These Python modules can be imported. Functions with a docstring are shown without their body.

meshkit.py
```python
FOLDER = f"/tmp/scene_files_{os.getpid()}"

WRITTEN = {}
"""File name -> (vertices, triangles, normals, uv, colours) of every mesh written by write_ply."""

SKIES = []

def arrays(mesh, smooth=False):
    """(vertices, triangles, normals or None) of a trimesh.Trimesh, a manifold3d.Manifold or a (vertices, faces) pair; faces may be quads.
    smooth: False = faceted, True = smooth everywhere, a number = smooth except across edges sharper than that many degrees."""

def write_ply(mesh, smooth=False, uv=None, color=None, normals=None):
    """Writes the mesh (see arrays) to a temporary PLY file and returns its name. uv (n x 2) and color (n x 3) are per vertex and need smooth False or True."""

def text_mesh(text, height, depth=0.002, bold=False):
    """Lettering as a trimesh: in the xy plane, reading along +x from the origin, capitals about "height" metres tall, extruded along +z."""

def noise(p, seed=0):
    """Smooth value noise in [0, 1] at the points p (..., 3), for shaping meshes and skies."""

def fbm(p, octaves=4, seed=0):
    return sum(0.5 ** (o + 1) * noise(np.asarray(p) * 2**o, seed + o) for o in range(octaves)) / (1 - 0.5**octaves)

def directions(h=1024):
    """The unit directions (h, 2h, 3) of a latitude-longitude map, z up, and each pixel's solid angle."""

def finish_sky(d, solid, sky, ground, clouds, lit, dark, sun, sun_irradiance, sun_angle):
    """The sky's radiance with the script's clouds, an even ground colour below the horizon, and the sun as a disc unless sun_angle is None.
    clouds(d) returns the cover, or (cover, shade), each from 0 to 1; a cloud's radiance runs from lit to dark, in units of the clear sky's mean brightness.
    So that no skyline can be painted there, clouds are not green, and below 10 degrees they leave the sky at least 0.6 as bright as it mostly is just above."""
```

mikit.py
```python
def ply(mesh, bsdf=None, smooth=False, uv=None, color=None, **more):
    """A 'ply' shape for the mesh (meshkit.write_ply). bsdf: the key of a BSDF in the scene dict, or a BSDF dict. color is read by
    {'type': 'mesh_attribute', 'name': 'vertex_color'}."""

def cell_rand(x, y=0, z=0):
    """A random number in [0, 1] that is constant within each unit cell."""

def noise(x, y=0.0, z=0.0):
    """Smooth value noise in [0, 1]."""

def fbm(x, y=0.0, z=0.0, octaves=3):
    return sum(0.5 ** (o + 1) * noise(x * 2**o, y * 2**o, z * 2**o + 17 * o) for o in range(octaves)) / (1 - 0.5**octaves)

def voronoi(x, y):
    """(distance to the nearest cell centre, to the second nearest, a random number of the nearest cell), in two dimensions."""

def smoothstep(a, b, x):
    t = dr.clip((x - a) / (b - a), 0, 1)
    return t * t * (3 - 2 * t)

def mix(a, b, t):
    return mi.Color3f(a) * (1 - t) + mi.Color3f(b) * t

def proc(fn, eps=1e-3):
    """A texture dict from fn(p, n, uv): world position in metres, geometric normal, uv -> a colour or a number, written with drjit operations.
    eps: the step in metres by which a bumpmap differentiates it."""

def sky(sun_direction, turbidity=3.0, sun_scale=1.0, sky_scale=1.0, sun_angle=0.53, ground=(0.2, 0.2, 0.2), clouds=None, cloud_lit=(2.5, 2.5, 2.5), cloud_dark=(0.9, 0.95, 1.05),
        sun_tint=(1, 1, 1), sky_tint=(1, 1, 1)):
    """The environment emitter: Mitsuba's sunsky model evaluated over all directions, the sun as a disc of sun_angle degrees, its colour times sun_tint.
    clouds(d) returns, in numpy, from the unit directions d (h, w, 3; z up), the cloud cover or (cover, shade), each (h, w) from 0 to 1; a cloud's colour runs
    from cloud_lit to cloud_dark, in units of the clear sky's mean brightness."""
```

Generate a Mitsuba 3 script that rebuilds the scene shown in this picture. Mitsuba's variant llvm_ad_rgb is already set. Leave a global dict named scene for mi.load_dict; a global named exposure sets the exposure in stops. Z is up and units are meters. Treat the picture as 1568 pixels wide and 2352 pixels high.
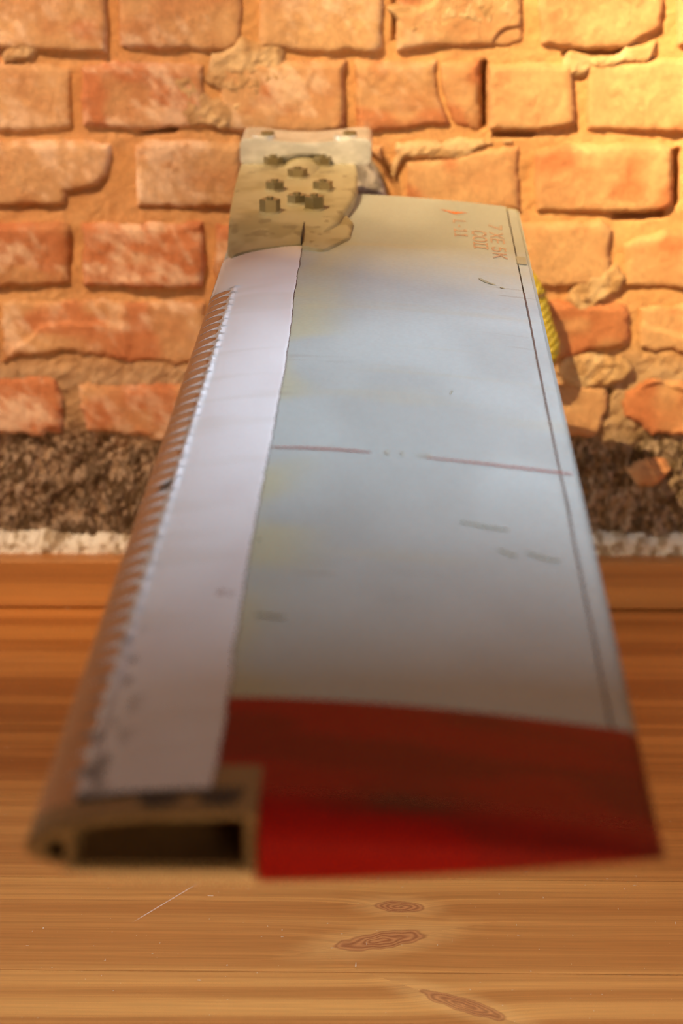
import math, random
import numpy as np
import drjit as dr
import mitsuba as mi
import trimesh
from shapely.geometry import Polygon, box as sbox, Point
import meshkit, mikit
from mikit import proc, fbm, noise, smoothstep, mix, cell_rand

rng = np.random.default_rng(7)
random.seed(7)
T = mi.ScalarTransform4f
scene, labels = {}, {}

# ------------------------------------------------------------------ camera, lights, exposure
PITCH, YAW, ROLL, FPX = math.radians(17.374), math.radians(-1.467), math.radians(-0.25), 5814.0
CAM = np.array([0, -2.5, 0.89])
FWD = np.array([math.sin(YAW) * math.cos(PITCH), math.cos(YAW) * math.cos(PITCH), -math.sin(PITCH)])
RGT = np.array([math.cos(YAW), -math.sin(YAW), 0])
UPV = np.cross(RGT, FWD)
UPV = math.cos(ROLL) * UPV - math.sin(ROLL) * RGT
scene['camera'] = {
    'type': 'thinlens', 'fov_axis': 'y', 'fov': math.degrees(2 * math.atan(1176 / FPX)),
    'aperture_radius': 0.0068, 'focus_distance': 1.94, 'near_clip': 0.05, 'far_clip': 50.0,
    'to_world': T().look_at(origin=CAM.tolist(), target=(CAM + FWD).tolist(), up=UPV.tolist())}
exposure = 0.0


def rgb(*v):
    return {'type': 'rgb', 'value': list(v)}


def spot(key, pos, aim, power, color, cutoff, beam):
    scene[key] = {'type': 'spot', 'to_world': T().look_at(origin=pos, target=aim, up=[0, 0.3, 1]),
                  'intensity': rgb(*[power * c for c in color]), 'cutoff_angle': cutoff, 'beam_width': beam}


WARM = (1.0, 0.69, 0.31)
spot('unseen_spot_a', [-0.85, -1.62, 2.30], [0.42, 0.035, 0.53], 80.0, WARM, 13.2, 1.0)  # unseen warm spot, placed to light the right bricks and blade root
spot('unseen_spot_b', [-1.10, -1.62, 2.30], [-0.42, 0.035, 0.50], 26.0, (1.0, 0.62, 0.33), 12.5, 3.0)  # unseen warm spot, placed to light the left bricks
spot('unseen_cool_spot_c', [2.0, -0.25, 1.95], [0.0, -0.91, 0.30], 33.0, (0.74, 0.94, 1.12), 11.2, 4.5)  # unseen cool spot, placed for the cool band on blade and floor
spot('unseen_spot_d', [-0.85, -1.60, 2.30], [0.36, 0.035, 0.53], 46.0, WARM, 5.5, 0.5)  # unseen narrow spot, placed for the hot patch on the right bricks
LEFT_LIGHT = (9.0, 8.2, 7.0)
"""Daylight of an unseen window in the left wall, out of view."""
WINDOW_LIGHT = (2.0, 2.7, 3.6)
"""Cool daylight of an unseen window in the right wall, out of view."""
LAMP_LIGHT = (88.0, 57.0, 30.0)
"""Unseen globe lamp behind the camera, placed to light the blade end."""

# ------------------------------------------------------------------ helpers


def put(key, mesh, bsdf, smooth=False, uv=None, kind=None, **lab):
    scene[key] = mikit.ply(mesh, bsdf, smooth=smooth, uv=uv)
    lab = dict(lab)
    if kind:
        lab['kind'] = kind
    if lab:
        labels[key] = lab
    return key


def num(key):
    """The key, or the key with the next three-digit number if it is taken."""
    if key not in scene:
        return key
    n = 1
    while f'{key}_{n:03d}' in scene:
        n += 1
    return f'{key}_{n:03d}'


def cat(ms):
    return trimesh.util.concatenate(ms)


def box(x0, x1, y0, y1, z0, z1):
    m = trimesh.creation.box((x1 - x0, y1 - y0, z1 - z0))
    m.apply_translation(((x0 + x1) / 2, (y0 + y1) / 2, (z0 + z1) / 2))
    return m


def rbox(x0, x1, y0, y1, z0, z1, b=0.002):
    """A box with rounded long edges (rounded in the y-z section), running along x."""
    p = sbox(y0, z0, y1, z1).buffer(-b, join_style=2).buffer(b, quad_segs=4)
    m = trimesh.creation.extrude_polygon(p, x1 - x0, engine='earcut')
    v = m.vertices.copy()
    return trimesh.Trimesh(np.c_[x0 + v[:, 2], v[:, 0], v[:, 1]], m.faces, process=False)


def grid_faces(n, m, keep=None):
    i, j = np.meshgrid(np.arange(n - 1), np.arange(m - 1), indexing='ij')
    q = np.stack([i * m + j, (i + 1) * m + j, (i + 1) * m + j + 1, i * m + j + 1], -1).reshape(-1, 4)
    if keep is not None:
        q = q[keep.ravel()[q].all(1)]
    return np.vstack([q[:, [0, 1, 2]], q[:, [0, 2, 3]]])


def compact(v, f, *extra):
    used = np.unique(f)
    idx = np.full(len(v), -1)
    idx[used] = np.arange(len(used))
    return (v[used], idx[f]) + tuple(e[used] for e in extra)


def sdf(poly, X, Z):
    """Signed distance to a polygon, positive inside."""
    P = np.asarray(poly, float)
    d = np.full(X.shape, 1e9)
    inside = np.zeros(X.shape, bool)
    for (ax, az), (bx, bz) in zip(P, np.roll(P, -1, 0)):
        ex, ez = bx - ax, bz - az
        t = np.clip(((X - ax) * ex + (Z - az) * ez) / (ex * ex + ez * ez), 0, 1)
        d = np.minimum(d, np.hypot(X - ax - t * ex, Z - az - t * ez))
        inside ^= ((az > Z) != (bz > Z)) & (X < ex * (Z - az) / (ez if ez else 1e-12) + ax)
    return np.where(inside, d, -d)


def n3(X, Z, f, seed, octaves=3):
    return meshkit.fbm(np.stack([X * f, Z * f, np.full(X.shape, 3.7)], -1), octaves, seed) - 0.5


def sst(a, b, x):
    t = np.clip((x - a) / (b - a), 0, 1)
    return t * t * (3 - 2 * t)


def layers(poly, z0, z1, b, n=4, bottom=False):
    """An extruded polygon with its top (and bottom) edge rounded by b, along z."""
    out = [trimesh.creation.extrude_polygon(poly, z1 - z0 - b - (b if bottom else 0), engine='earcut')]
    out[0].apply_translation((0, 0, z0 + (b if bottom else 0)))
    for k in range(n):
        a0, a1 = k / n * math.pi / 2, (k + 1) / n * math.pi / 2
        p = poly.buffer(-b * (1 - math.cos((a0 + a1) / 2)))
        h0, h1 = b * math.sin(a0), b * math.sin(a1)
        for up in ((1, 0) if bottom else (1,)):
            m = trimesh.creation.extrude_polygon(p, h1 - h0, engine='earcut')
            m.apply_translation((0, 0, z1 - b + h0 if up else z0 + b - h1))
            out.append(m)
    return cat(out)


def hexagon(r, rot=0.0):
    a = np.arange(6) * math.pi / 3 + rot
    return Polygon(np.c_[r * np.cos(a), r * np.sin(a)])


# ------------------------------------------------------------------ materials
W0 = 0.035


def wall_color(p, n, uv):
    x, z = p.x, p.z
    tone, kind = uv.x, uv.y
    big = fbm(x * 9, z * 9, 1.3, octaves=2)
    mid = fbm(x * 34, z * 40, 5.1, octaves=3)
    fine = noise(x * 420, z * 420, p.y * 300)
    brick = mix((0.47, 0.23, 0.11), (0.56, 0.345, 0.18), smoothstep(0.25, 0.75, tone * 0.55 + mid * 0.6 - 0.05))
    brick = mix(brick, (0.46, 0.16, 0.07), smoothstep(0.55, 0.75, 1 - tone + 0.9 * (fbm(x * 22, z * 30, 9.0, octaves=2) - 0.5)) * 0.75)
    pale_mottle = smoothstep(0.46, 0.70, 0.45 * fbm(x * 110 + z * 60, z * 95, 2.2, octaves=3) + 0.55 * fbm(x * 17, z * 24, 8.2, octaves=2)) * smoothstep(0.10, -0.14, x + 0.3 * (big - 0.5))  # pale mottling that fades out towards the right
    brick = mix(brick, (0.74, 0.56, 0.42), pale_mottle * 0.75)
    mortar = mix((0.52, 0.27, 0.12), (0.60, 0.36, 0.17), mid)
    patch = mix((0.42, 0.26, 0.13), (0.58, 0.42, 0.25), smoothstep(0.35, 0.7, fbm(x * 60, z * 60, 7.7, octaves=2)))
    crumb = mix((0.085, 0.055, 0.030), (0.36, 0.27, 0.20), smoothstep(0.34, 0.72, 0.5 * fbm(x * 60, z * 45, p.y * 60, octaves=2) + 0.5 * noise(x * 330, z * 230, p.y * 200)))
    low = smoothstep(0.205, 0.165, z + 0.045 * (mid - 0.5) + 0.03 * (big - 0.5))
    joint = smoothstep(0.285, 0.235, z + 0.05 * (big - 0.5))
    mortar = mix(mortar, (0.36, 0.26, 0.17), joint * 0.8)
    mortar = mix(mortar, crumb, low)
    c = dr.select(kind < 0.5, mortar, dr.select(kind < 1.5, brick, patch))
    return c * (0.86 + 0.28 * fine)


def plaster_color(p, n, uv):
    return mix((0.42, 0.34, 0.24), (0.80, 0.77, 0.70), smoothstep(0.3, 0.55, fbm(p.x * 130, p.z * 130, 3.0, octaves=3)))


KNOTS = [(-0.003, -0.694, 0.019, 0.010, -0.12), (-0.016, -0.752, 0.036, 0.013, 0.36), (0.045, -0.853, 0.036, 0.009, -0.60)]
JOINTS = [-0.002, -0.155, -0.318, -0.482, -0.645, -0.804, -0.965, -1.13, -1.29, -1.45, -1.61, -1.77, -1.93, -2.09, -2.25, -2.41, -2.57, -2.73, -2.89, -3.05, -3.21, -3.37, -3.53, -3.69, -3.85, -4.01, -4.17, -4.33, -4.49]


def wood(p, n, uv):
    x, y = p.x, p.y - p.z
    plank = dr.floor(y / 0.1607)
    r = cell_rand(plank, 3)
    warp = 0.010 * (fbm(x * 2.2 + 7 * r, y * 6, r * 9, octaves=2) - 0.5)
    knot, ring, halo = mi.Float(0), mi.Float(0.5), mi.Float(0)
    for kx, ky, rx, ry, an in KNOTS:
        ux, uy = x - kx, y - ky
        a, b = ux * math.cos(an) + uy * math.sin(an), uy * math.cos(an) - ux * math.sin(an)
        d = dr.sqrt(dr.square(a / rx) + dr.square(b / ry)) + 0.25 * (noise(x * 130, y * 130, 1.0) - 0.5)
        warp += dr.select(b > 0, 1.0, -1.0) * 0.012 * dr.exp(-dr.square(a / (rx * 1.6))) * dr.exp(-dr.abs(b) / (ry * 2.4))
        k = smoothstep(1.12, 0.86, d)
        ring = dr.select(k > 0, 0.5 + 0.5 * dr.sin(d * 24), ring)
        knot = dr.maximum(knot, k)
        halo = dr.maximum(halo, smoothstep(2.6, 0.9, d))
    g = y + warp
    band = fbm(x * 0.7, g * 46 + 31 * r, r * 5, octaves=2)
    line = noise(x * 4, g * 420, 2.0)
    fib = noise(x * 22, g * 1500, 4.0)
    c = mix((0.56, 0.245, 0.066), (0.38, 0.138, 0.034), smoothstep(0.30, 0.72, band * 0.84 + line * 0.16 + 0.15 * (r - 0.5)))
    c = mix(c, (0.66, 0.34, 0.11), halo * 0.45 * (1 - knot))
    c = mix(c, mix((0.25, 0.075, 0.03), (0.46, 0.18, 0.065), ring), knot * 0.75)
    # scratch and dents of the varnish
    t = (x + 0.210) * 0.544 + (y + 0.726) * 0.839
    s = dr.abs((x + 0.210) * 0.839 - (y + 0.726) * 0.544)
    c = mix(c, (0.62, 0.45, 0.36), smoothstep(0.0009, 0.0003, s) * smoothstep(0.0, 0.02, t) * smoothstep(0.091, 0.07, t) * 0.7)
    c = mix(c, (0.75, 0.6, 0.45), smoothstep(0.965, 0.99, noise(x * 260, y * 170, 8.0)) * 0.45)
    return c * (0.90 + 0.2 * fib)


def batten_wood(p, n, uv):
    return mi.Color3f(1.0) - (mi.Color3f(1.0) - wood(p, n, uv)) * mi.Color3f(0.94, 0.95, 0.975)


def paint_stain(p):
    x, y = p.x, p.y
    streak = fbm(x * 7, y * 34, 2.0, octaves=3)
    blot = fbm(x * 15, y * 8, 6.0, octaves=2)
    return streak, blot


def grey_paint(p, n, uv):
    streak, blot = paint_stain(p)
    c = mix((0.33, 0.37, 0.365), (0.38, 0.425, 0.42), smoothstep(0.3, 0.7, blot))
    c = mix(c, (0.40, 0.37, 0.27), smoothstep(0.60, 0.82, streak) * 0.28)
    near = smoothstep(0.045, 0.0, p.x + 0.0755)
    c = mix(c, (0.46, 0.42, 0.22), near * smoothstep(0.42, 0.62, fbm(p.x * 9, p.y * 9, 4.0, octaves=2)) * 0.55)
    c = mix(c, (0.20, 0.18, 0.14), smoothstep(0.80, 0.88, noise(p.x * 24, p.y * 190, 3.0)) * smoothstep(0.66, 0.8, noise(p.x * 9, p.y * 11, 9.0)) * 0.3)
    return c * (0.97 + 0.06 * noise(p.x * 500, p.y * 500, 1.0))


def white_paint(p, n, uv):
    streak, blot = paint_stain(p)
    c = mix((0.68, 0.615, 0.62), (0.73, 0.69, 0.70), smoothstep(0.35, 0.65, blot))
    c = mix(c, (0.60, 0.54, 0.50), smoothstep(0.56, 0.75, streak) * 0.35)
    # dark grime where the toothed edge is worn near the tip
    edge = smoothstep(0.020, 0.003, uv.x) * smoothstep(-1.30, -1.42, p.y)
    c = mix(c, (0.17, 0.16, 0.17), edge * smoothstep(0.50, 0.66, noise(p.x * 150, p.y * 75, 2.0)) * 0.85)
    spots = smoothstep(0.0030, 0.0018, dr.sqrt(dr.square(p.x + 0.0915) + dr.square(p.y + 1.300) * 0.25)) + smoothstep(0.0022, 0.0012, dr.sqrt(dr.square(p.x + 0.0865) + dr.square(p.y + 1.303) * 0.25))
    c = mix(c, (0.34, 0.26, 0.25), dr.minimum(spots, 1) * 0.7)
    return c


def guard_color(p, n, uv):
    s = noise(p.x * 60, p.y * 90, p.z * 60)
    return mix((0.42, 0.215, 0.115), (0.48, 0.255, 0.14), s)


def red_paint(p, n, uv):
    d = fbm(p.x * 16, p.y * 40, 3.0, octaves=3)
    c = mix((0.33, 0.011, 0.008), (0.24, 0.015, 0.010), smoothstep(0.35, 0.6, d))
    c = mix(c, (0.10, 0.035, 0.02), smoothstep(0.62, 0.75, d) * 0.6 * smoothstep(-1.50, -1.55, p.y))
    return c


def khaki(p, n, uv):
    g = fbm(p.x * 38, p.y * 24, p.z * 40, octaves=3)
    c = mix((0.35, 0.31, 0.20), (0.25, 0.215, 0.125), smoothstep(0.40, 0.68, g))
    return mix(c, (0.16, 0.13, 0.08), smoothstep(0.66, 0.76, fbm(p.x * 90, p.y * 60, p.z * 80, octaves=2)) * 0.6)


def tip_metal_c(p, n, uv):
    g = fbm(p.x * 60, p.y * 60, p.z * 120, octaves=2)
    return mix((0.17, 0.115, 0.065), (0.25, 0.18, 0.10), g)


def alu_c(p, n, uv):
    g = fbm(p.x * 70, p.y * 40, p.z * 90, octaves=3)
    return mix((0.58, 0.61, 0.62), (0.74, 0.77, 0.79), smoothstep(0.35, 0.65, g))


def plug_c(p, n, uv):
    g = fbm(p.x * 120, p.y * 60, p.z * 90, octaves=3)
    return mix((0.22, 0.20, 0.18), (0.52, 0.49, 0.46), smoothstep(0.35, 0.65, g))


def mat(key, **kw):
    tex = kw.pop('tex', None)
    d = {'type': 'principled', 'base_color': proc(tex) if tex else rgb(*kw.pop('color')), **kw}
    scene[key] = {'type': 'twosided', 'bsdf': d}


mat('m_wall', tex=wall_color, roughness=0.85, specular=0.25)
mat('m_plaster', tex=plaster_color, roughness=0.9, specular=0.2)
mat('m_wood', tex=wood, roughness=0.34, specular=0.5)
mat('m_batten', tex=batten_wood, roughness=0.4, specular=0.4)
mat('m_grey', tex=grey_paint, roughness=0.42, specular=0.25)
mat('m_white', tex=white_paint, roughness=0.45, specular=0.25)
mat('m_guard', tex=guard_color, roughness=0.42, metallic=0.35)
mat('m_red', tex=red_paint, roughness=0.5, specular=0.08)
mat('m_khaki', tex=khaki, roughness=0.5, specular=0.5)
mat('m_tip', tex=tip_metal_c, roughness=0.4, metallic=0.35)
mat('m_lip_lit', color=(0.86, 0.70, 0.44), roughness=0.35, metallic=0.2)  # light caught by the lip is put into this paler colour
mat('m_alu', tex=alu_c, roughness=0.38, metallic=0.6)
mat('m_bolt', color=(0.20, 0.165, 0.085), roughness=0.32, metallic=0.5)
mat('m_plug', tex=plug_c, roughness=0.9, specular=0.2)
mat('m_dark', color=(0.03, 0.022, 0.016), roughness=0.7)
mat('m_seam', color=(0.10, 0.055, 0.04), roughness=0.7)
mat('m_redline', color=(0.34, 0.10, 0.08), roughness=0.6)
mat('m_ink', color=(0.42, 0.27, 0.20), roughness=0.6)
mat('m_faint', color=(0.43, 0.37, 0.28), roughness=0.6)
mat('m_orange', color=(0.58, 0.17, 0.05), roughness=0.6)
mat('m_tape', color=(0.30, 0.28, 0.20), roughness=0.6)
mat('m_yellow', color=(0.40, 0.34, 0.03), roughness=0.3, clearcoat=0.6)
mat('m_cablebrown', color=(0.16, 0.09, 0.03), roughness=0.6)
mat('m_room', color=(0.17, 0.145, 0.115), roughness=0.9)
scene['m_pane'] = {'type': 'diffuse', 'reflectance': rgb(0.02, 0.02, 0.02)}

# ------------------------------------------------------------------ room shell
XL_, XR_, YB_, ZT_ = -2.6, 2.2, -4.6, 2.85
put('ceiling', box(XL_, XR_, YB_, 0.3, ZT_, ZT_ + 0.1), 'm_room', kind='structure')
LY0, LY1, LZ0, LZ1 = -1.15, -0.15, 0.55, 1.75
put('wall_left', cat([box(XL_ - 0.3, XL_, YB_, LY0, -0.1, ZT_ + 0.1), box(XL_ - 0.3, XL_, LY1, 0.3, -0.1, ZT_ + 0.1),
                      box(XL_ - 0.3, XL_, LY0, LY1, -0.1, LZ0), box(XL_ - 0.3, XL_, LY0, LY1, LZ1, ZT_ + 0.1)]), 'm_room', kind='structure')
pane = trimesh.Trimesh([[XL_ - 0.22, LY0, LZ0], [XL_ - 0.22, LY1, LZ0], [XL_ - 0.22, LY1, LZ1], [XL_ - 0.22, LY0, LZ1]], [[0, 1, 2], [0, 2, 3]], process=False)
if pane.face_normals[0][0] < 0:
    pane.invert()
put('unseen_window_2', pane, 'm_pane', kind='structure')  # out of view, placed to light the leading edge and left bricks
scene['unseen_window_2']['emitter'] = {'type': 'area', 'radiance': rgb(*LEFT_LIGHT)}
put('unseen_window_2__frame', cat([box(XL_ - 0.215, XL_ - 0.17, LY0, LY0 + 0.05, LZ0, LZ1), box(XL_ - 0.215, XL_ - 0.17, LY1 - 0.05, LY1, LZ0, LZ1),
                            box(XL_ - 0.215, XL_ - 0.17, LY0, LY1, LZ0, LZ0 + 0.05), box(XL_ - 0.215, XL_ - 0.17, LY0, LY1, LZ1 - 0.05, LZ1)]), 'm_room')
put('wall_front', box(XL_ - 0.2, XR_ + 0.3, YB_ - 0.2, YB_, -0.1, ZT_ + 0.1), 'm_room', kind='structure')
WY0, WY1, WZ0, WZ1 = -1.35, -0.35, 0.85, 2.0
put('wall_right', cat([box(XR_, XR_ + 0.3, YB_, WY0, -0.1, ZT_), box(XR_, XR_ + 0.3, WY1, 0.3, -0.1, ZT_),
                       box(XR_, XR_ + 0.3, WY0, WY1, -0.1, WZ0), box(XR_, XR_ + 0.3, WY0, WY1, WZ1, ZT_)]), 'm_room', kind='structure')
pane = trimesh.Trimesh([[XR_ + 0.22, WY0, WZ0], [XR_ + 0.22, WY1, WZ0], [XR_ + 0.22, WY1, WZ1], [XR_ + 0.22, WY0, WZ1]], [[0, 3, 2], [0, 2, 1]], process=False)
if pane.face_normals[0][0] > 0:
    pane.invert()
put('unseen_window_1', pane, 'm_pane', kind='structure')  # out of view, placed to give cool light from the right
scene['unseen_window_1']['emitter'] = {'type': 'area', 'radiance': rgb(*WINDOW_LIGHT)}
put('unseen_window_1__frame', cat([box(XR_ + 0.17, XR_ + 0.215, WY0, WY0 + 0.06, WZ0, WZ1), box(XR_ + 0.17, XR_ + 0.215, WY1 - 0.06, WY1, WZ0, WZ1),
                            box(XR_ + 0.17, XR_ + 0.215, WY0, WY1, WZ0, WZ0 + 0.06), box(XR_ + 0.17, XR_ + 0.215, WY0, WY1, WZ1 - 0.06, WZ1)]), 'm_room')
lamp = trimesh.creation.icosphere(subdivisions=3, radius=0.16)
lamp.apply_translation((0.8, -3.7, 0.58))
labels['unseen_globe_lamp'] = {'label': 'unseen round warm globe lamp on a short stem, out of view behind the viewer, placed to light the blade end', 'category': 'lamp'}
put('unseen_globe_lamp__globe', lamp, 'm_pane', smooth=True)  # unseen lamp, kept low to light the blade end from the front
scene['unseen_globe_lamp__globe']['emitter'] = {'type': 'area', 'radiance': rgb(*LAMP_LIGHT)}
put('unseen_globe_lamp__stem', trimesh.creation.cylinder(radius=0.012, segment=((0.8, -3.7, 0.02), (0.8, -3.7, 0.43)), sections=12), 'm_dark')
put('unseen_globe_lamp__base', trimesh.creation.cylinder(radius=0.13, segment=((0.8, -3.7, 0.0005), (0.8, -3.7, 0.02)), sections=32), 'm_dark')

# floor: pine planks running along the wall
put('floor', box(XL_, XR_, YB_, 0.3, -0.10, -0.030), 'm_dark', kind='structure')
for k, (y1, y0) in enumerate(zip(JOINTS[:-1], JOINTS[1:])):
    top = W0 + 0.03 if k == 0 else y1 - 0.00012
    put(num('floor__plank'), rbox(XL_ + 0.002, XR_ - 0.002, y0 + 0.00012, top, -0.0295, 0.0, 0.0007), 'm_wood', smooth=40)
put('baseboard_back', rbox(XL_ + 0.002, XR_ - 0.002, 0.0, W0 + 0.01, 0.0012, 0.0535, 0.003), 'm_batten', smooth=40, kind='structure')

# ------------------------------------------------------------------ brick wall (plan coordinates in millimetres on the wall: x, height)
BR = {
    'A1': [(-426, 652),(-295, 652),(-295, 601),(-297, 575),(-351, 575),(-429, 579)],
    'A2': [(-283, 652),(-160, 652),(-161, 580),(-177, 576),(-273, 577),(-285, 581)],
    'A3': [(-144, 652),(-21, 651),(-21, 579),(-30, 574),(-99, 574),(-145, 580)],
    'A4': [(-9, 651),(114, 651),(118, 586),(104, 580),(30, 579),(-9, 575)],
    'A5': [(129, 651),(254, 651),(254, 599),(220, 578),(165, 576),(134, 582)],
    'A6': [(266, 651),(392, 651),(396, 575),(268, 579)],
    'A0': [(-564, 653),(-437, 652),(-440, 579),(-569, 579)],
    'B0': [(-526, 564),(-446, 564),(-449, 496),(-530, 497)],
    'B1': [(-433, 563),(-351, 564),(-332, 559),(-334, 502),(-345, 496),(-437, 496)],
    'B2': [(-323, 563),(-273, 565),(-199, 563),(-199, 501),(-266, 497),(-325, 501)],
    'B3': [(-186, 562),(-125, 567),(-59, 567),(-58, 502),(-65, 495),(-152, 495),(-187, 499)],
    'B4': [(-50, 566),(32, 567),(32, 541),(46, 503),(-13, 497),(-49, 495)],
    'B5': [(34, 567),(75, 567),(77, 500),(74, 495),(49, 502),(35, 541)],
    'B6': [(81, 564),(168, 565),(172, 503),(135, 495),(84, 497)],
    'B7': [(178, 564),(289, 570),(309, 493),(181, 497)],
    'B8': [(315, 570),(426, 570),(431, 493),(320, 493)],
    'C0': [(-584, 484),(-445, 484),(-448, 416),(-588, 416)],
    'C1': [(-436, 486),(-319, 488),(-295, 483),(-300, 453),(-311, 439),(-342, 435),(-345, 420),(-439, 419)],
    'C2': [(-272, 483),(-258, 488),(-201, 488),(-163, 484),(-164, 418),(-273, 418)],
    'C3': [(-144, 482),(-21, 482),(-21, 415),(-145, 415)],
    'C4': [(1, 466),(31, 468),(79, 480),(115, 481),(118, 415),(3, 418)],
    'C5': [(130, 475),(153, 483),(257, 486),(268, 480),(271, 422),(264, 415),(212, 412),(133, 415)],
    'C6': [(277, 484),(405, 484),(409, 414),(283, 414)],
    'D0': [(-607, 403),(-485, 403),(-488, 337),(-611, 336)],
    'D1': [(-473, 403),(-344, 403),(-339, 398),(-342, 342),(-351, 338),(-476, 337)],
    'D2': [(-328, 402),(-204, 404),(-203, 364),(-206, 335),(-329, 337)],
    'D3': [(-192, 402),(-65, 402),(-66, 335),(-193, 335)],
    'D3b': [(-54, 402),(102, 402),(103, 335),(-54, 335)],
    'D4': [(115, 404),(199, 405),(210, 396),(211, 342),(201, 337),(116, 335)],
    'D5': [(222, 382),(260, 396),(339, 398),(342, 333),(224, 337)],
    'D6': [(350, 398),(466, 399),(470, 333),(353, 333)],
    'E0': [(-563, 323),(-423, 323),(-426, 255),(-567, 255)],
    'E1': [(-413, 321),(-235, 323),(-202, 321),(-205, 258),(-282, 255),(-309, 262),(-354, 271),(-415, 258)],
    'E2': [(-191, 323),(-61, 323),(-62, 257),(-192, 256)],
    'E3': [(-50, 323),(77, 324),(77, 257),(-50, 257)],
    'E4': [(86, 324),(143, 324),(228, 319),(233, 278),(193, 268),(167, 261),(86, 257)],
    'E5': [(237, 317),(343, 324),(345, 255),(242, 274)],
    'F0': [(-609, 238),(-484, 238),(-488, 177),(-613, 177)],
    'F1': [(-473, 237),(-391, 240),(-361, 239),(-352, 222),(-355, 179),(-412, 178),(-475, 181)],
    'F2': [(-338, 231),(-314, 234),(-219, 235),(-221, 175),(-239, 172),(-330, 184),(-335, 198)],
    'F3': [(-206, 236),(-80, 236),(-80, 175),(-207, 175)],
    'F4': [(-66, 236),(60, 236),(60, 176),(-66, 175)],
    'F5': [(73, 232),(167, 235),(203, 232),(212, 223),(206, 190),(196, 179),(74, 179)],
    'F6': [(230, 228),(252, 241),(346, 241),(349, 177),(322, 180),(259, 181),(229, 200),(225, 214)],
    'G6': [(233, 142),(246, 152),(269, 153),(278, 143),(269, 128),(242, 126)],
}
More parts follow.
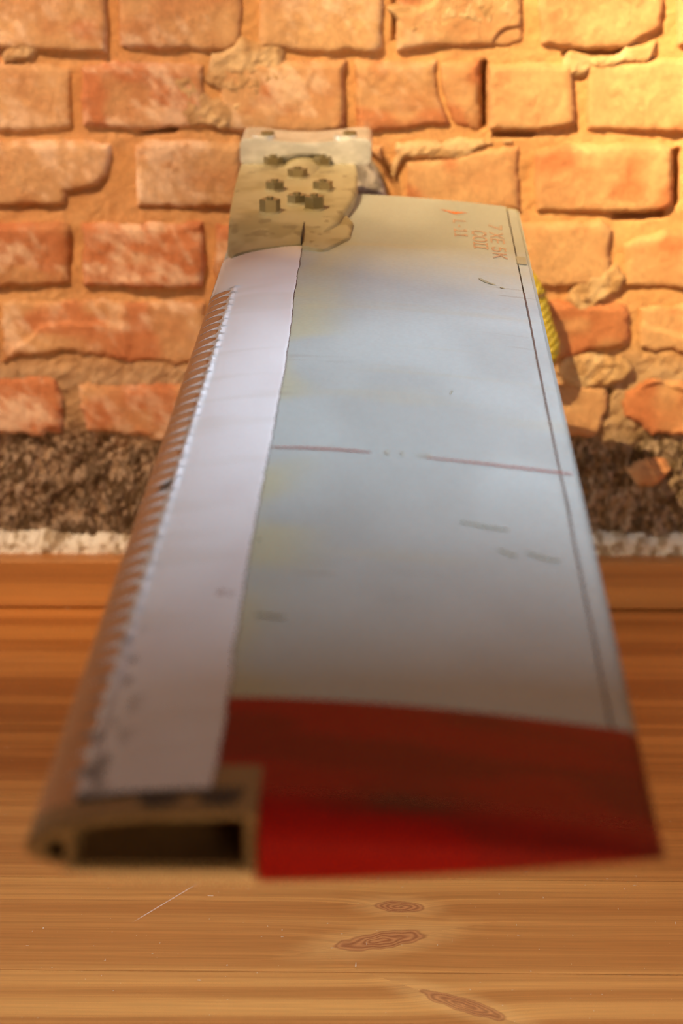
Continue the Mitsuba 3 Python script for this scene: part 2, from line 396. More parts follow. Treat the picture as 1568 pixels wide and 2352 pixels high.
SM = {
    'P1': [(-402, 563),(-398, 588),(-386, 599),(-369, 598),(-357, 586),(-364, 577),(-373, 567),(-391, 562)],
    'P2': [(-199, 549),(-195, 575),(-160, 587),(-142, 590),(-121, 585),(-115, 558),(-134, 535),(-156, 529),(-187, 536)],
    'P3': [(-233, 550),(-221, 556),(-203, 551),(-199, 538),(-166, 524),(-168, 502),(-187, 499),(-214, 503),(-229, 515),(-226, 528)],
    'P4': [(-10, 484),(14, 488),(66, 487),(105, 486),(75, 480),(53, 466),(31, 470),(1, 467),(-9, 453)],
    'P5': [(156, 562),(164, 575),(203, 570),(220, 576),(246, 583),(246, 570),(203, 562),(173, 549),(156, 551)],
    'P6': [(163, 422),(172, 437),(186, 436),(190, 422),(179, 414)],
    'P7': [(165, 324),(178, 346),(218, 360),(231, 346),(210, 324),(179, 310)],
    'P8': [(158, 246),(167, 265),(193, 269),(225, 262),(234, 251),(226, 237),(203, 232),(167, 235)],
    'P9': [(-13, 618),(30, 626),(107, 634),(112, 601),(73, 601),(30, 596),(0, 588)],
}
TONE = {'D2': 0.12, 'F1': 0.25, 'F6': 0.3, 'A4': 0.55, 'B5': 0.4, 'B4': 0.5, 'D3': 0.3, 'A2': 0.45, 'B2': 0.35, 'E1': 0.5, 'G6': 0.4, 'F2': 0.3, 'F5': 0.45}
HOLE = (-0.080, 0.420)
GAPS = [(-0.262, 0.498, -0.232, 0.4985, 0.0045, 0.022), (-0.158, 0.4905, -0.060, 0.4915, 0.006, 0.024), (0.0795, 0.502, 0.0785, 0.562, 0.0045, 0.022),
        (0.2735, 0.424, 0.2725, 0.474, 0.0045, 0.020), (0.214, 0.4095, 0.258, 0.4120, 0.0045, 0.018), (0.092, 0.4925, 0.128, 0.4935, 0.004, 0.018),
        (0.160, 0.5725, 0.226, 0.576, 0.004, 0.015), (-0.0085, 0.588, -0.0085, 0.640, 0.0035, 0.015), (0.205, 0.200, 0.212, 0.226, 0.004, 0.015)]


def wall_grid(x0, x1, z0, z1, step):
    nx, nz = int(round((x1 - x0) / step)) + 1, int(round((z1 - z0) / step)) + 1
    return np.meshgrid(np.linspace(x0, x1, nx), np.linspace(z0, z1, nz), indexing='ij')


def relief(X, Z, h, uv, keep=None):
    v = np.stack([X, W0 - h, Z], -1).reshape(-1, 3)
    f = grid_faces(*X.shape, keep)
    return compact(v, f, uv.reshape(-1, 2))


def mortar_height(X, Z, fine=True):
    h = -0.0050 + 0.008 * n3(X, Z, 45, 11) + 0.005 * n3(X, Z, 12, 12)
    if fine:
        h += 0.0024 * n3(X, Z, 240, 13, 2)
    low = sst(0.20, 0.16, Z + 0.05 * n3(X, Z, 30, 14, 2))
    rough = 0.016 * n3(X * 1.2, Z * 0.9, 75, 15, 3) + 0.018 * n3(X, Z, 20, 16, 2)
    if fine:
        rough += 0.013 * n3(X * 1.5, Z * 0.8, 190, 18, 3)
    h = h + low * (rough - 0.001)
    mid = sst(0.29, 0.24, Z) * (1 - low)
    h += mid * 0.012 * n3(X, Z, 110, 17)
    d = np.hypot(X - HOLE[0], Z - HOLE[1])
    h -= 0.026 * sst(0.078, 0.070, d)
    for ax, az, bx, bz, w, dp in GAPS:
        t = np.clip(((X - ax) * (bx - ax) + (Z - az) * (bz - az)) / ((bx - ax) ** 2 + (bz - az) ** 2), 0, 1)
        h -= dp * sst(w, 0.35 * w, np.hypot(X - ax - t * (bx - ax), Z - az - t * (bz - az)))
    return np.clip(h, -0.035, 0.017)


X, Z = wall_grid(-0.62, 0.56, 0.045, 0.70, 0.0024)
v, f, uv = relief(X, Z, mortar_height(X, Z), np.stack([np.full(X.shape, 0.5), np.zeros(X.shape)], -1))
put('wall_back', (v, f), 'm_wall', smooth=True, uv=uv, kind='structure')
X, Z = wall_grid(XL_, XR_, 0.0, ZT_, 0.05)
h = mortar_height(X, Z, False) - 0.002
inner = (X > -0.60) & (X < 0.54) & (Z > 0.08) & (Z < 0.68)
v, f, uv = relief(X, Z, np.where(inner, -0.05, np.minimum(h, -0.004)), np.stack([np.full(X.shape, 0.5), np.zeros(X.shape)], -1))
put('wall_back__mortar_bed', (v, f), 'm_wall', smooth=True, uv=uv)


def brick(poly, tone, step, seed):
    P = np.asarray(poly, float) / 1000
    (x0, z0), (x1, z1) = P.min(0) - 0.006, P.max(0) + 0.006
    X, Z = wall_grid(x0, x1, z0, z1, step)
    r = np.random.default_rng(seed)
    jag = 1.0 + 0.8 * float(P[:, 1].mean() < 0.34)
    d = sdf(P, X, Z) + jag * (0.006 * n3(X, Z, 55, seed, 2) + 0.0028 * n3(X, Z, 210, seed + 1, 2))
    top = 0.0020 + 0.0045 * r.random()
    h = top + r.uniform(-0.035, 0.035) * (X - X.mean()) + r.uniform(-0.04, 0.04) * (Z - Z.mean())
    h += 0.0055 * n3(X, Z, 30, seed + 2, 2) + 0.0032 * n3(X * 1.3 + Z * 0.4, Z, 130, seed + 3, 3)
    h -= 0.0038 * sst(0.56, 0.60, 0.5 + n3(X, Z, 19, seed + 4, 2)) * r.integers(0, 2)
    h = np.where(d > 0, h - (h + 0.006) * np.exp(-np.maximum(d, 0) / 0.0021), -0.006 + 9 * np.minimum(d, 0))
    keep = (d > -0.0015) & (np.hypot(X - HOLE[0], Z - HOLE[1]) > 0.073)
    if keep.sum() < 9:
        return
    v, f, uv = relief(X, Z, np.maximum(h, -0.02), np.stack([np.full(X.shape, tone), np.ones(X.shape)], -1), keep)
    put(num('wall_back__brick'), (v, f), 'm_wall', smooth=True, uv=uv)


for i, (k, poly) in enumerate(BR.items()):
    brick(poly, TONE.get(k, 0.45 + 0.35 * rng.random()), 0.0021, 100 + 7 * i)
# the courses go on beyond the frame
EXT = []
for row in range(6):
    z0 = 663 + 82 * row
    for k in range(-7, 7):
        x0 = k * 131 + (65 if row % 2 == 0 else 0)
        EXT.append([(x0, z0), (x0 + 120, z0), (x0 + 120, z0 + 67), (x0, z0 + 67)])
for z0, z1, xl, xr in ((577, 652, -579, 402), (496, 564, -538, 438), (416, 484, -598, 416), (336, 402, -621, 476), (256, 323, -577, 354), (177, 238, -623, 357)):
    for k in range(3):
        EXT.append([(xl - 131 * k - 120, z0), (xl - 131 * k, z0), (xl - 131 * k, z1), (xl - 131 * k - 120, z1)])
        EXT.append([(xr + 131 * k, z0), (xr + 131 * k + 120, z0), (xr + 131 * k + 120, z1), (xr + 131 * k, z1)])
for i, poly in enumerate(EXT):
    brick(poly, 0.3 + 0.5 * rng.random(), 0.0062, 900 + 5 * i)

for i, (k, poly) in enumerate(SM.items()):
    P = np.asarray(poly, float) / 1000
    (x0, z0), (x1, z1) = P.min(0) - 0.008, P.max(0) + 0.008
    X, Z = wall_grid(x0, x1, z0, z1, 0.0018)
    s = 700 + 9 * i
    d = sdf(P, X, Z) + 0.022 * n3(X, Z, 55, s, 4)
    h = 0.0042 + 0.004 * n3(X, Z, 60, s + 1) + 0.0085 * n3(X, Z, 190, s + 2, 3)
    h = np.where(d > 0, h - (h + 0.002) * np.exp(-np.maximum(d, 0) / 0.0022), -0.002 + 6 * np.minimum(d, 0))
    v, f, uv = relief(X, Z, np.maximum(h, -0.012), np.stack([np.full(X.shape, 0.5), np.full(X.shape, 2.0)], -1), d > -0.002)
    put(num('wall_back__mortar_smear'), (v, f), 'm_wall', smooth=True, uv=uv)

# crumbly white plaster along the foot of the wall
X, Z = wall_grid(-0.72, 0.66, 0.046, 0.094, 0.0016)
top = 0.073 + 0.010 * n3(X, np.zeros_like(Z), 70, 40, 3) + 0.008 * n3(X, np.zeros_like(Z), 9, 41, 2)
d = np.minimum(top - Z, 0.01) + 0.006 * n3(X, Z, 160, 42, 2)
h = 0.013 + 0.007 * n3(X, Z, 90, 43) + 0.006 * n3(X, Z, 260, 44, 2)
h = np.where(d > 0, h - h * np.exp(-np.maximum(d, 0) / 0.003), 4 * d)
v, f, uv = relief(X, Z, np.maximum(h, -0.015), np.stack([X, Z], -1), d > -0.003)
put('wall_back__plaster_strip', (v, f), 'm_plaster', smooth=True, label='white crumbly plaster strip along the foot of the wall')

# round mortar plug that the mount is set in
rr, aa = np.meshgrid(np.linspace(0, 1, 40), np.linspace(0, 2 * np.pi, 121), indexing='ij')
R = 0.0635 * rr
px, pz = HOLE[0] + R * np.cos(aa) * (1 + 0.0 * aa), HOLE[1] + R * np.sin(aa)
hh = 0.016 * np.sqrt(np.clip(1 - rr ** 4, 0, 1)) + (0.012 * n3(px, pz, 70, 50) + 0.006 * n3(px, pz, 220, 51, 2)) * (1 - rr ** 8) + 0.004
hh[-1] = -0.03
hh[:, -1] = hh[:, 0]
put('wall_back__mortar_plug', (np.stack([px, W0 - hh, pz], -1).reshape(-1, 3), grid_faces(*px.shape)), 'm_plug', smooth=True, label='grey mortar plug around the blade mount')

# ------------------------------------------------------------------ rotor blade: perimeter coordinate a (metres from the nose, + on the upper side), span y
XN, CH, ZB, YR, YT = -0.1525, 0.2575, 0.455, -0.164, -1.568
B = 'rotor_blade'


def airfoil(n=400):
    c = (1 - np.cos(np.linspace(0, np.pi, n))) / 2
    yt = lambda t: 5 * t * (.2969 * np.sqrt(c) - .126 * c - .3516 * c**2 + .2843 * c**3 - .1036 * c**4)
    up, lo = np.c_[c, yt(.130) + .002 * c], np.c_[c, -yt(.092) - .002 * c]
    P = np.vstack([lo[::-1], up[1:]]) * CH
    s = np.r_[0, np.cumsum(np.linalg.norm(np.diff(P, axis=0), axis=1))]
    return P, s - s[n - 1]


AP, AS = airfoil()
AEND = min(AS[-1], -AS[0])


def place(cx, cz, y):
    """Section coordinates to the world: the slight twist of the blade."""
    th = np.radians(1.5) * np.clip((y - YT) / (YR - YT), 0, 1.2)
    dx = cx - .3 * CH
    return np.stack([XN + .3 * CH + dx * np.cos(th) - cz * np.sin(th), y, ZB + dx * np.sin(th) + cz * np.cos(th)], -1)


def surf(a, y, off=0.0):
    a, y = np.broadcast_arrays(np.asarray(a, float), np.asarray(y, float))
    cx, cz = np.interp(a, AS, AP[:, 0]), np.interp(a, AS, AP[:, 1])
    e = 8e-4
    tx = np.interp(a + e, AS, AP[:, 0]) - np.interp(a - e, AS, AP[:, 0])
    tz = np.interp(a + e, AS, AP[:, 1]) - np.interp(a - e, AS, AP[:, 1])
    L = np.hypot(tx, tz) + 1e-12
    return place(cx - tz / L * off, cz + tx / L * off, y)


def sheet(A, Y, off=0.0):
    return surf(A, Y, off).reshape(-1, 3), grid_faces(*A.shape)


def nose_spaced(a0, a1, n):
    t = np.linspace(-1, 1, n)
    t = np.sign(t) * np.abs(t) ** 1.6
    return np.where(t < 0, -t * a0, t * a1)


def root_edge(a):
    return YR - 0.012 - 0.012 * np.clip(np.abs(a) / AEND, 0, 1) - 0.010 * sst(0.251, AEND, np.abs(a))


def loop(a0, a1, n, y0, y1, ny, off=0.0):
    """A sheet around the section from a0 to a1, between the spans y0 (number or function of a) and y1."""
    a = nose_spaced(a0, a1, n)
    t = np.linspace(0, 1, ny)
    ys = (y0(a) if callable(y0) else np.full(n, y0))
    Y = ys[:, None] * (1 - t) + y1 * t
    return sheet(np.repeat(a[:, None], ny, 1), Y, off)


def mesh_of(vf):
    v, f = vf
    return trimesh.Trimesh(v, np.vstack([f]) if f.shape[1] == 3 else f, process=False)


YRED = -1.4425
labels[B] = {'label': 'grey rotor blade with white strip and red tip sticking out from the brick wall', 'category': 'rotor blade'}
put(B + '__skin', loop(-0.2515, 0.2515, 181, root_edge, YRED, 60), 'm_grey', smooth=True)
put(B + '__trailing_edge', cat([mesh_of(sheet(*np.meshgrid(np.r_[np.linspace(s * 0.2526, s * AEND, 5)], np.linspace(-0.198, YRED, 40), indexing='ij'))) for s in (1, -1)]), 'm_grey', smooth=True, label='narrow grey trailing edge strip')
yy = np.linspace(-0.55, YRED, 160)
wob = 0.0004 * (meshkit.fbm(np.c_[yy * 9, yy * 0, yy * 0], 3, 5) - 0.5)
put(B + '__seam', cat([mesh_of(sheet(np.stack([s * (0.2514 + wob * 3), s * (0.2527 + wob * 3)]), np.stack([yy, yy]), 0.00025)) for s in (1, -1)]), 'm_seam', smooth=True, label='thin dark seam before the trailing edge')
# root rib closing the section
m = AP[::6]
ring = Polygon(m).buffer(-0.0004)
cap = trimesh.creation.extrude_polygon(ring, 0.003, engine='earcut')
cv = cap.vertices.copy()
ry = root_edge(cv[:, 0]) - 0.003 + cv[:, 2]
put(B + '__root_rib', (place(cv[:, 0], cv[:, 1], ry - 0.001), cap.faces), 'm_khaki')

# red tip: full section up to -1.5455, then behind the metal spar end the rounded red end
put(B + '__tip', loop(-0.2515, 0.2515, 161, YRED, -1.5455, 8), 'm_red', smooth=True, label='dark red painted tip')
CS = 0.0945
iu = AP[:, 0]
U = AP[len(AP) // 2:]
Lw = AP[:len(AP) // 2 + 1][::-1]
cxs = np.linspace(CS, CH, 60)
zu, zl = np.interp(cxs, U[:, 0], U[:, 1]), np.interp(cxs, Lw[:, 0], Lw[:, 1])
prof = [(-1.5455, 1.0)] + [(-1.548 - 0.024 * math.sin(t), 0.42 + 0.58 * math.cos(t)) for t in np.linspace(0.0, math.pi / 2, 10)]
rings = []
for yk, fk in prof:
    back = 0.022 * sst(0.55, 1.0, (cxs - CS) / (CH - CS)) ** 2 * (-yk - 1.5455) / 0.0245
    cxx = np.minimum(cxs, CH - 0.10 * (-yk - 1.5455)) if False else cxs
    rings.append(place(cxx, zl + (zu - zl) * np.clip(fk, 0, 1) * 1.0, np.full(cxs.shape, yk)))
rings += [place(cxs, zl, np.full(cxs.shape, -1.5715)), place(cxs, zl, np.full(cxs.shape, -1.5455))]
G = np.stack(rings)
endcap = trimesh.Trimesh(G.reshape(-1, 3), grid_faces(G.shape[0], G.shape[1]), process=False)
side = trimesh.Trimesh(np.vstack([G[:, 0]]), [[0, k, k + 1] for k in range(1, len(G) - 1)], process=False)
put(B + '__tip__end_cap', cat([endcap, side]), 'm_red', smooth=35, label='bright red rounded end cap')
te_red = cat([mesh_of(sheet(*np.meshgrid(np.linspace(s * 0.2514, s * AEND, 5), np.linspace(YRED, -1.5455, 6), indexing='ij'))) for s in (1, -1)])
put(B + '__tip__trailing_edge', te_red, 'm_red', smooth=True)

# hollow metal end of the spar
sec = Polygon(AP).intersection(sbox(-0.01, -0.1, CS - 0.0005, 0.1)).buffer(0)
zlo = float(np.interp(0.05, Lw[:, 0], Lw[:, 1]))
pocket = Polygon(AP).buffer(-0.0032).intersection(sbox(0.020, zlo + 0.0058, CS - 0.0055, 0.1)).buffer(-0.0012).buffer(0.0012)
hole = Point(0.0125, 0.0).buffer(0.0040, quad_segs=8)


def tip_solid(poly, y0, y1):
    m = trimesh.creation.extrude_polygon(poly, y0 - y1, engine='earcut')
    v = m.vertices
    return trimesh.Trimesh(place(v[:, 0], v[:, 1], y0 - v[:, 2]), m.faces[:, ::-1], process=False)


put(B + '__spar_end', cat([tip_solid(sec, -1.5200, -1.5280), tip_solid(sec.difference(pocket).difference(hole), -1.5280, -1.5660), tip_solid(sec.buffer(-0.0008).difference(pocket).difference(hole), -1.5660, -1.5680)]), 'm_tip', label='hollow brassy metal end of the spar')
lip = sec.buffer(-0.001).intersection(sbox(0.017, -0.1, CS - 0.002, zlo + 0.0052))
put(B + '__spar_end__lip', tip_solid(lip, -1.5660, -1.5740), 'm_lip_lit', label='brassy lower lip, its lit look put into the pale colour')
put(B + '__spar_end__hole', tip_solid(hole.buffer(-0.0001), -1.5290, -1.5400), 'm_dark', label='small dark round hole')
for a in (0.0585, 0.0830):
    t = np.linspace(0, 2 * np.pi, 25)
    P = [[a, -1.5535]] + [[a + 0.0085 * math.cos(q), -1.5535 + 0.0085 * math.sin(q)] for q in t]
    P = np.array(P)
    put(num(B + '__screw_hole'), (surf(P[:, 0], P[:, 1], 0.0003), np.array([[0, k, k + 1] for k in range(1, 25)])), 'm_dark', label='dark screw hole at the end of the white strip')

# leading edge guard and white strip with its toothed edge
YS0, PITCH_T, NT = -0.5560, 0.0229, 43
YS1 = YS0 - PITCH_T * NT
put(B + '__leading_edge_guard', loop(-0.045, 0.0285, 61, lambda a: np.full(a.shape, -0.550), -1.5460, 60, 0.0002), 'm_guard', smooth=True, label='brown metal guard along the leading edge')
ys = np.unique(np.r_[np.arange(-0.4215, YS0 + 0.02, -0.002), np.arange(YS0 + 0.02, -1.5455, -0.00055)])[::-1]
ph = (YS0 - ys) / PITCH_T
inside = (ph > 0) & (ph < NT)
cyc = ph + 0.05 * np.sin(ph * 2.3) + 0.04 * np.sin(ph * 5.1)
fr_ = np.abs(2 * (cyc - np.floor(cyc)) - 1)
k_ = np.floor(cyc + 0.5)
hsh = np.modf(np.abs(np.sin(k_ * 12.9898) * 43758.5453))[0]
fade = 1 - 0.55 * sst(-1.25, -1.5, ys)
spike = (0.0160 + 0.0045 * hsh) * fade * (0.42 * fr_ ** 3.0 + 0.58 * fr_ ** 8)
start = sst(YS0 + 0.004, YS0 - 0.018, ys)
La = np.where(inside, 0.0225 + 0.0022 * n3(ys, ys * 0, 5, 61, 2) - spike, 0.0235)
La = np.where(ys > YS0 - 0.010, np.where(ys > YS0 + 0.002, -0.046, -0.046 + (La + 0.046) * sst(YS0 + 0.003, YS0 - 0.009, ys) ** 0.45), La)
Ra = 0.0768 - 0.0040 * sst(-0.80, -0.50, ys) + 0.0030 * n3(ys, ys * 0, 8, 62, 2) + 0.0016 * n3(ys, ys * 0, 60, 63, 2) + 0.0018 * sst(-1.38, -1.42, ys)
ns = 40
tt = np.linspace(0, 1, ns) ** 1.5
Aw = La[None, :] + (Ra - La)[None, :] * tt[:, None]
Yw = np.repeat(ys[None, :], ns, 0)
Yw = Yw + np.where(Yw > -0.4225, 0.014 * sst(0.03, -0.03, Aw), 0)
base = 0.0245
bead = 0.0011 * np.exp(-((Aw - base) / 0.0019) ** 2) * np.where(Yw < YS0, 1, 0) * (0.5 + 1.3 * meshkit.noise(np.stack([Aw * 500, Yw * 230, Yw * 0], -1), 3))
off = 0.0005 + bead + 0.00012 * n3(Aw, Yw, 120, 64, 2)
V = surf(Aw, Yw, off)
lowring = surf(Aw[-1], Yw[-1], 0.0)[None]
V = np.vstack([surf(Aw[0], Yw[0], 0.0002)[None], V, lowring])
uvw = np.stack([np.vstack([Aw[:1], Aw, Aw[-1:]]) - base, np.vstack([Yw[:1], Yw, Yw[-1:]])], -1).reshape(-1, 2)
put(B + '__white_strip', (V.reshape(-1, 3), grid_faces(*V.shape[:2])), 'm_white', smooth=True, uv=uvw, label='white painted strip with a toothed front edge')
yl = ys[::2]
Rl = Ra[::2]
dark = 0.0007 + 0.0004 * n3(yl, yl * 0, 90, 65, 2)
put(B + '__white_strip__edge_crack', sheet(np.stack([Rl - 0.0001, Rl + dark]), np.stack([yl, yl]), 0.00022), 'm_seam', smooth=True, label='dark cracked edge of the strip')
xa = np.linspace(0.024, 0.093, 40)
put(B + '__spar_end__sealant', sheet(np.stack([xa, xa]), np.stack([-1.5445 + 0 * xa, -1.5490 + 0.0015 * n3(xa, xa * 0, 60, 66, 2)]), 0.0005), 'm_dark', smooth=True, label='dark line across the end of the strip')


def decal(key, pts, w, m, off=0.0004, **lab):
    """A thin printed or scratched line on the upper skin, through the points (a, y)."""
    P = np.array(pts, float)
    t = np.linspace(0, len(P) - 1, 24 * (len(P) - 1) + 1)
    Q = np.c_[np.interp(t, range(len(P)), P[:, 0]), np.interp(t, range(len(P)), P[:, 1])]
    d = np.gradient(Q, axis=0)
    d /= np.linalg.norm(d, axis=1, keepdims=True)
    nn = np.c_[-d[:, 1], d[:, 0]] * w / 2
    e = np.sin(np.pi * np.clip(np.linspace(0.04, 0.96, len(Q)), 0, 1)) ** 0.35
    A, Y = np.stack([Q[:, 0] + nn[:, 0] * e, Q[:, 0] - nn[:, 0] * e]), np.stack([Q[:, 1] + nn[:, 1] * e, Q[:, 1] - nn[:, 1] * e])
    put(num(key), sheet(A, Y, off), m, smooth=True, **lab)


decal(B + '__red_line', [(0.0785, -1.0350), (0.11, -1.0368), (0.1378, -1.0396)], 0.0034, 'm_redline', label='thin red line across the skin, left piece')
decal(B + '__red_line', [(0.1713, -1.0423), (0.2158, -1.0440), (0.2514, -1.0435), (AEND - 0.001, -1.0428)], 0.0034, 'm_redline', label='thin red line across the skin, right piece')
for pts in ([(0.1490, -1.0335), (0.1465, -1.0385), (0.1490, -1.0435)], [(0.1555, -1.0335), (0.1580, -1.0385), (0.1555, -1.0435)],
            [(0.1640, -1.0385), (0.1720, -1.0365), (0.1740, -1.0400), (0.1660, -1.0425)]):
    decal(B + '__faint_mark', pts, 0.0012, 'm_faint')
for pts, w in (([(0.218, -0.516), (0.2235, -0.528), (0.2300, -0.535)], 0.004), ([(0.234, -0.541), (0.237, -0.545)], 0.003),
               ([(0.1899, -0.878), (0.1885, -0.888)], 0.0010), ([(0.189, -1.164), (0.204, -1.168), (0.216, -1.170)], 0.0030),
               ([(0.209, -1.206), (0.215, -1.212), (0.219, -1.214)], 0.003), ([(0.224, -1.206), (0.235, -1.212), (0.242, -1.213)], 0.003),
               ([(0.0793, -1.2146), (0.0818, -1.2150)], 0.0035), ([(0.085, -1.333), (0.100, -1.338)], 0.004)):
    decal(B + '__scuff', pts, w, 'm_tape')
decal(B + '__scuff', [(0.0225, -1.088), (0.0165, -1.1035)], 0.0052, 'm_dark', 0.0016, label='dark chip in the toothed edge')
# painted orange mark, tape and faint stencilled lettering near the root
P = np.array([[0.190, -0.2345], [0.2035, -0.253], [0.2155, -0.2385], [0.203, -0.2415]])
put(B + '__orange_mark', (surf(P[:, 0], P[:, 1], 0.0004), np.array([[0, 1, 3], [1, 2, 3]])), 'm_orange', label='small orange painted mark near the root')
A_, Y_ = np.meshgrid(np.linspace(0.2515, AEND - 0.001, 8), np.linspace(-0.4130, -0.4430, 10), indexing='ij')
put(B + '__tape_patch', sheet(A_, Y_, 0.0006), 'm_tape', smooth=True, label='greenish tape patch at the trailing edge')
for text, h, a0, y0 in (('L-11', 0.0115, 0.2010, -0.278), ('COII', 0.0125, 0.2165, -0.318), ('7 XE 5K', 0.0120, 0.2320, -0.282)):
    m = meshkit.text_mesh(text, h, 0.0002)
    v = m.vertices.copy()
    st = 2.0 if ' ' not in text else 2.4
    put(num(B + '__lettering'), (surf(a0 + v[:, 1], y0 - v[:, 0] * st, 0.0003 + v[:, 2]), m.faces), 'm_ink', label='faint orange stencilled lettering reading along the span')

# ------------------------------------------------------------------ root fitting, lugs, bolts
def plate_z(y):
    return 0.4885 - 0.0125 * np.clip((-0.11 - y) / 0.32, -0.3, 1.1)


plan = Polygon([(-.1555, -.090), (-.0500, -.090), (-.0455, -.112), (-.0435, -.170), (-.0440, -.232), (-.0475, -.275), (-.0525, -.315), (-.0560, -.350), (-.0700, -.395),
                (-.0850, -.420), (-.1440, -.430), (-.1490, -.400), (-.1530, -.300), (-.1555, -.180)]).buffer(-0.004).buffer(0.004, quad_segs=5)
m = layers(plan, 0.425, 0.4885, 0.0035)
v, f = trimesh.remesh.subdivide_to_size(m.vertices, m.faces, 0.007)
m = trimesh.Trimesh(v, f, process=False)
m.merge_vertices()
v = m.vertices.copy()
skin_z = ZB + 0.0008 + np.interp(v[:, 0] - XN + 0.0015, AP[len(AP) // 2:, 0], AP[len(AP) // 2:, 1])
top_z = plate_z(v[:, 1]) + (skin_z - plate_z(v[:, 1])) * sst(-0.345, -0.425, v[:, 1])
v[:, 2] += (top_z - 0.4885) * np.clip((v[:, 2] - 0.425) / 0.06, 0, 1)
put(B + '__root_fitting', trimesh.Trimesh(v, m.faces, process=False), 'm_khaki', smooth=25, label='khaki metal root fitting with eight bolts')
pp = Polygon([(-.0860, -.330), (-.0760, -.300), (-.0520, -.296), (-.0440, -.335), (-.0455, -.396), (-.0660, -.452), (-.0850, -.434)]).buffer(-0.006).buffer(0.006, quad_segs=6)
m = layers(pp, 0.464, 0.4758, 0.003)
v = m.vertices.copy()
v[:, 2] += 0.0016 - 0.0035 * np.clip((-0.33 - v[:, 1]) / 0.12, 0, 1) - 0.07 * np.clip(v[:, 0] + 0.066, 0, 1)
put(B + '__sealant_patch', trimesh.Trimesh(v, m.faces, process=False), 'm_khaki', smooth=25, label='rounded khaki sealant patch beside the root fitting')
put(B + '__groove', cat([box(-0.0864, -0.0854, -0.420, -0.352, 0.470, 0.4788)]), 'm_dark', label='dark groove in the root fitting')
BOLTS = [(-.1240, -.118, .0068, 0), (-.0778, -.118, .0068, 0.3), (-.0990, -.172, .0068, 0.1), (-.1172, -.226, .0068, 0.5), (-.0738, -.226, .0068, 0.2), (-.0950, -.281, .0068, 0.4),
         (-.1172, -.316, .0105, 0.15), (-.0788, -.304, .0105, 0.45)]
for bx, by, bh, rot in BOLTS:
    z = float(plate_z(by))
    key = num(B + '__bolt')
    m = layers(hexagon(0.0092, rot), -0.002, bh, 0.0007, 2)
    m.apply_translation((bx, by, z + 0.0012))
    put(key, m, 'm_bolt')
    w = layers(Point(0, 0).buffer(0.0098, quad_segs=7), -0.001, 0.0013, 0.0004, 1)
    w.apply_translation((bx, by, z))
    put(key + '__washer', w, 'm_khaki')
    s = layers(Point(0, 0).buffer(0.0034, quad_segs=5), -0.001, bh + 0.0022, 0.0007, 2)
    s.apply_translation((bx, by, z + 0.001))
    put(key + '__stud', s, 'm_bolt')


def lug(z0, z1, up):
    n = 40
    xs = np.linspace(-.1560, -.0315, n)
    u = (xs - xs[0]) / (xs[-1] - xs[0])
    top = z1 - 0.0042 * np.sin(np.pi * np.clip((u - 0.15) / 0.7, 0, 1)) ** 0.8
    p = Polygon(np.vstack([np.c_[xs, top], [[xs[-1], z0], [xs[0], z0]]]))
    p = p.buffer(-0.0065).buffer(0.0065, quad_segs=6)
    arch = Point(0, 0).buffer(1, quad_segs=16)
    arch = Polygon([(-0.0955 + 0.029 * q[0], z0 - 0.001 + 0.0125 * q[1]) for q in arch.exterior.coords])
    body = layers(p, 0.0, 0.062, 0.0035, 4)
    front = layers(p.difference(arch).buffer(0), 0.060, 0.072, 0.0035, 4)
    m = cat([body, front])
    v = m.vertices
    out = trimesh.Trimesh(np.c_[v[:, 0], -0.042 - v[:, 2], v[:, 1]], m.faces, process=False)
    if not up:
        w = out.vertices.copy()
        w[:, 2] = 2 * 0.455 - w[:, 2]
        out = trimesh.Trimesh(w, out.faces[:, ::-1], process=False)
    out.fix_normals()
    return out


put(B + '__root_lug', lug(0.4865, 0.5125, True), 'm_alu', smooth=30, label='silvery upper root lug with two pins')
put(B + '__root_lug_001', lug(0.4865, 0.5125, False), 'm_alu', smooth=30, label='silvery lower root lug')
neck = trimesh.creation.revolve(np.array([[0.0, 0.0], [0.021, 0.0], [0.019, 0.03], [0.012, 0.075], [0.0, 0.09]]), sections=40)
v = neck.vertices
put(B + '__neck', trimesh.Trimesh(np.c_[-0.0955 + v[:, 0] * 1.15, -0.098 - v[:, 2], 0.4780 + v[:, 1] * 0.80], neck.faces, process=False), 'm_khaki', smooth=40)
for px_ in (-0.1345, -0.0560):
    m = layers(Point(px_, -0.094).buffer(0.0115, quad_segs=8), 0.5085, 0.5136, 0.001, 2)
    key = num(B + '__pin')
    put(key, m, 'm_alu')
    s = layers(hexagon(0.0065), 0.513, 0.5165, 0.0008, 2)
    s.apply_translation((px_ + 0.004, -0.094, 0))
    put(key + '__nut', s, 'm_bolt')
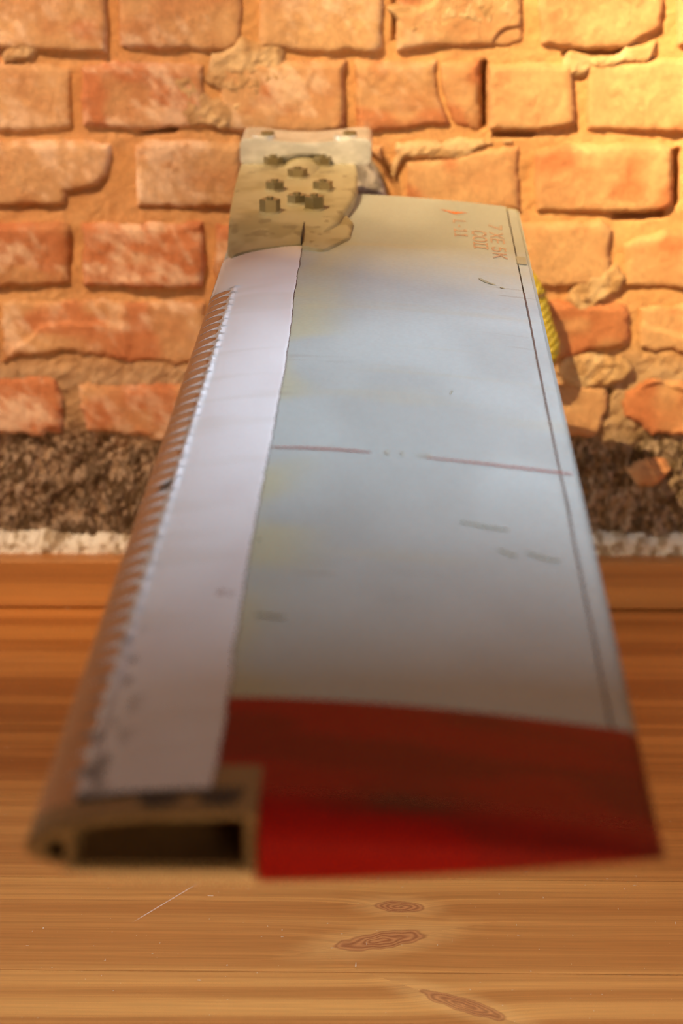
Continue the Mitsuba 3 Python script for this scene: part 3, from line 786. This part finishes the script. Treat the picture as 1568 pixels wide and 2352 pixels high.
stub = trimesh.creation.cylinder(radius=0.026, segment=((-0.094, -0.088, 0.455), (-0.094, 0.045, 0.455)), sections=40)
put(B + '__mounting_stub', stub, 'm_alu', smooth=40)

# ------------------------------------------------------------------ yellow cable hanging on the wall behind the trailing edge
C0 = np.array([[0.085, 0.030, 0.372], [0.108, 0.010, 0.366], [0.1245, 0.000, 0.346], [0.1325, -0.002, 0.325], [0.1380, -0.002, 0.305], [0.1435, -0.002, 0.288],
               [0.1390, 0.000, 0.272], [0.118, 0.006, 0.262], [0.092, 0.014, 0.260], [0.070, 0.030, 0.268]])
tk = np.linspace(0, len(C0) - 1, 220)
from scipy.interpolate import CubicSpline
cs = CubicSpline(range(len(C0)), C0 + [0.004, -0.004, 0.0])
core, tang = cs(tk), cs(tk, 1)
tang /= np.linalg.norm(tang, axis=1, keepdims=True)
n1 = np.cross(tang, [0, 1, 0])
n1 /= np.linalg.norm(n1, axis=1, keepdims=True)
n2 = np.cross(tang, n1)


def tube(P, r, sides=10):
    t = np.gradient(P, axis=0)
    t /= np.linalg.norm(t, axis=1, keepdims=True)
    a = np.cross(t, [0, 1, 0.01])
    a /= np.linalg.norm(a, axis=1, keepdims=True)
    b = np.cross(t, a)
    an = np.arange(sides + 1) * 2 * np.pi / sides
    V = P[:, None] + r * (np.cos(an)[None, :, None] * a[:, None] + np.sin(an)[None, :, None] * b[:, None])
    return V.reshape(-1, 3), grid_faces(len(P), sides + 1)


labels['yellow_cable'] = {'label': 'twisted yellow cable hanging on the brick wall behind the blade trailing edge', 'category': 'cable'}
arc = np.r_[0, np.cumsum(np.linalg.norm(np.diff(core, axis=0), axis=1))]
for k in range(4):
    an = arc * 2 * np.pi / 0.030 + k * np.pi / 2
    put(num('yellow_cable__strand'), tube(core + 0.0050 * (np.cos(an)[:, None] * n1 + np.sin(an)[:, None] * n2), 0.0046), 'm_yellow', smooth=True)
put('yellow_cable__tie', tube(core[57:61], 0.0112, 20), 'm_cablebrown', smooth=True, label='dark brown tie around the cable')
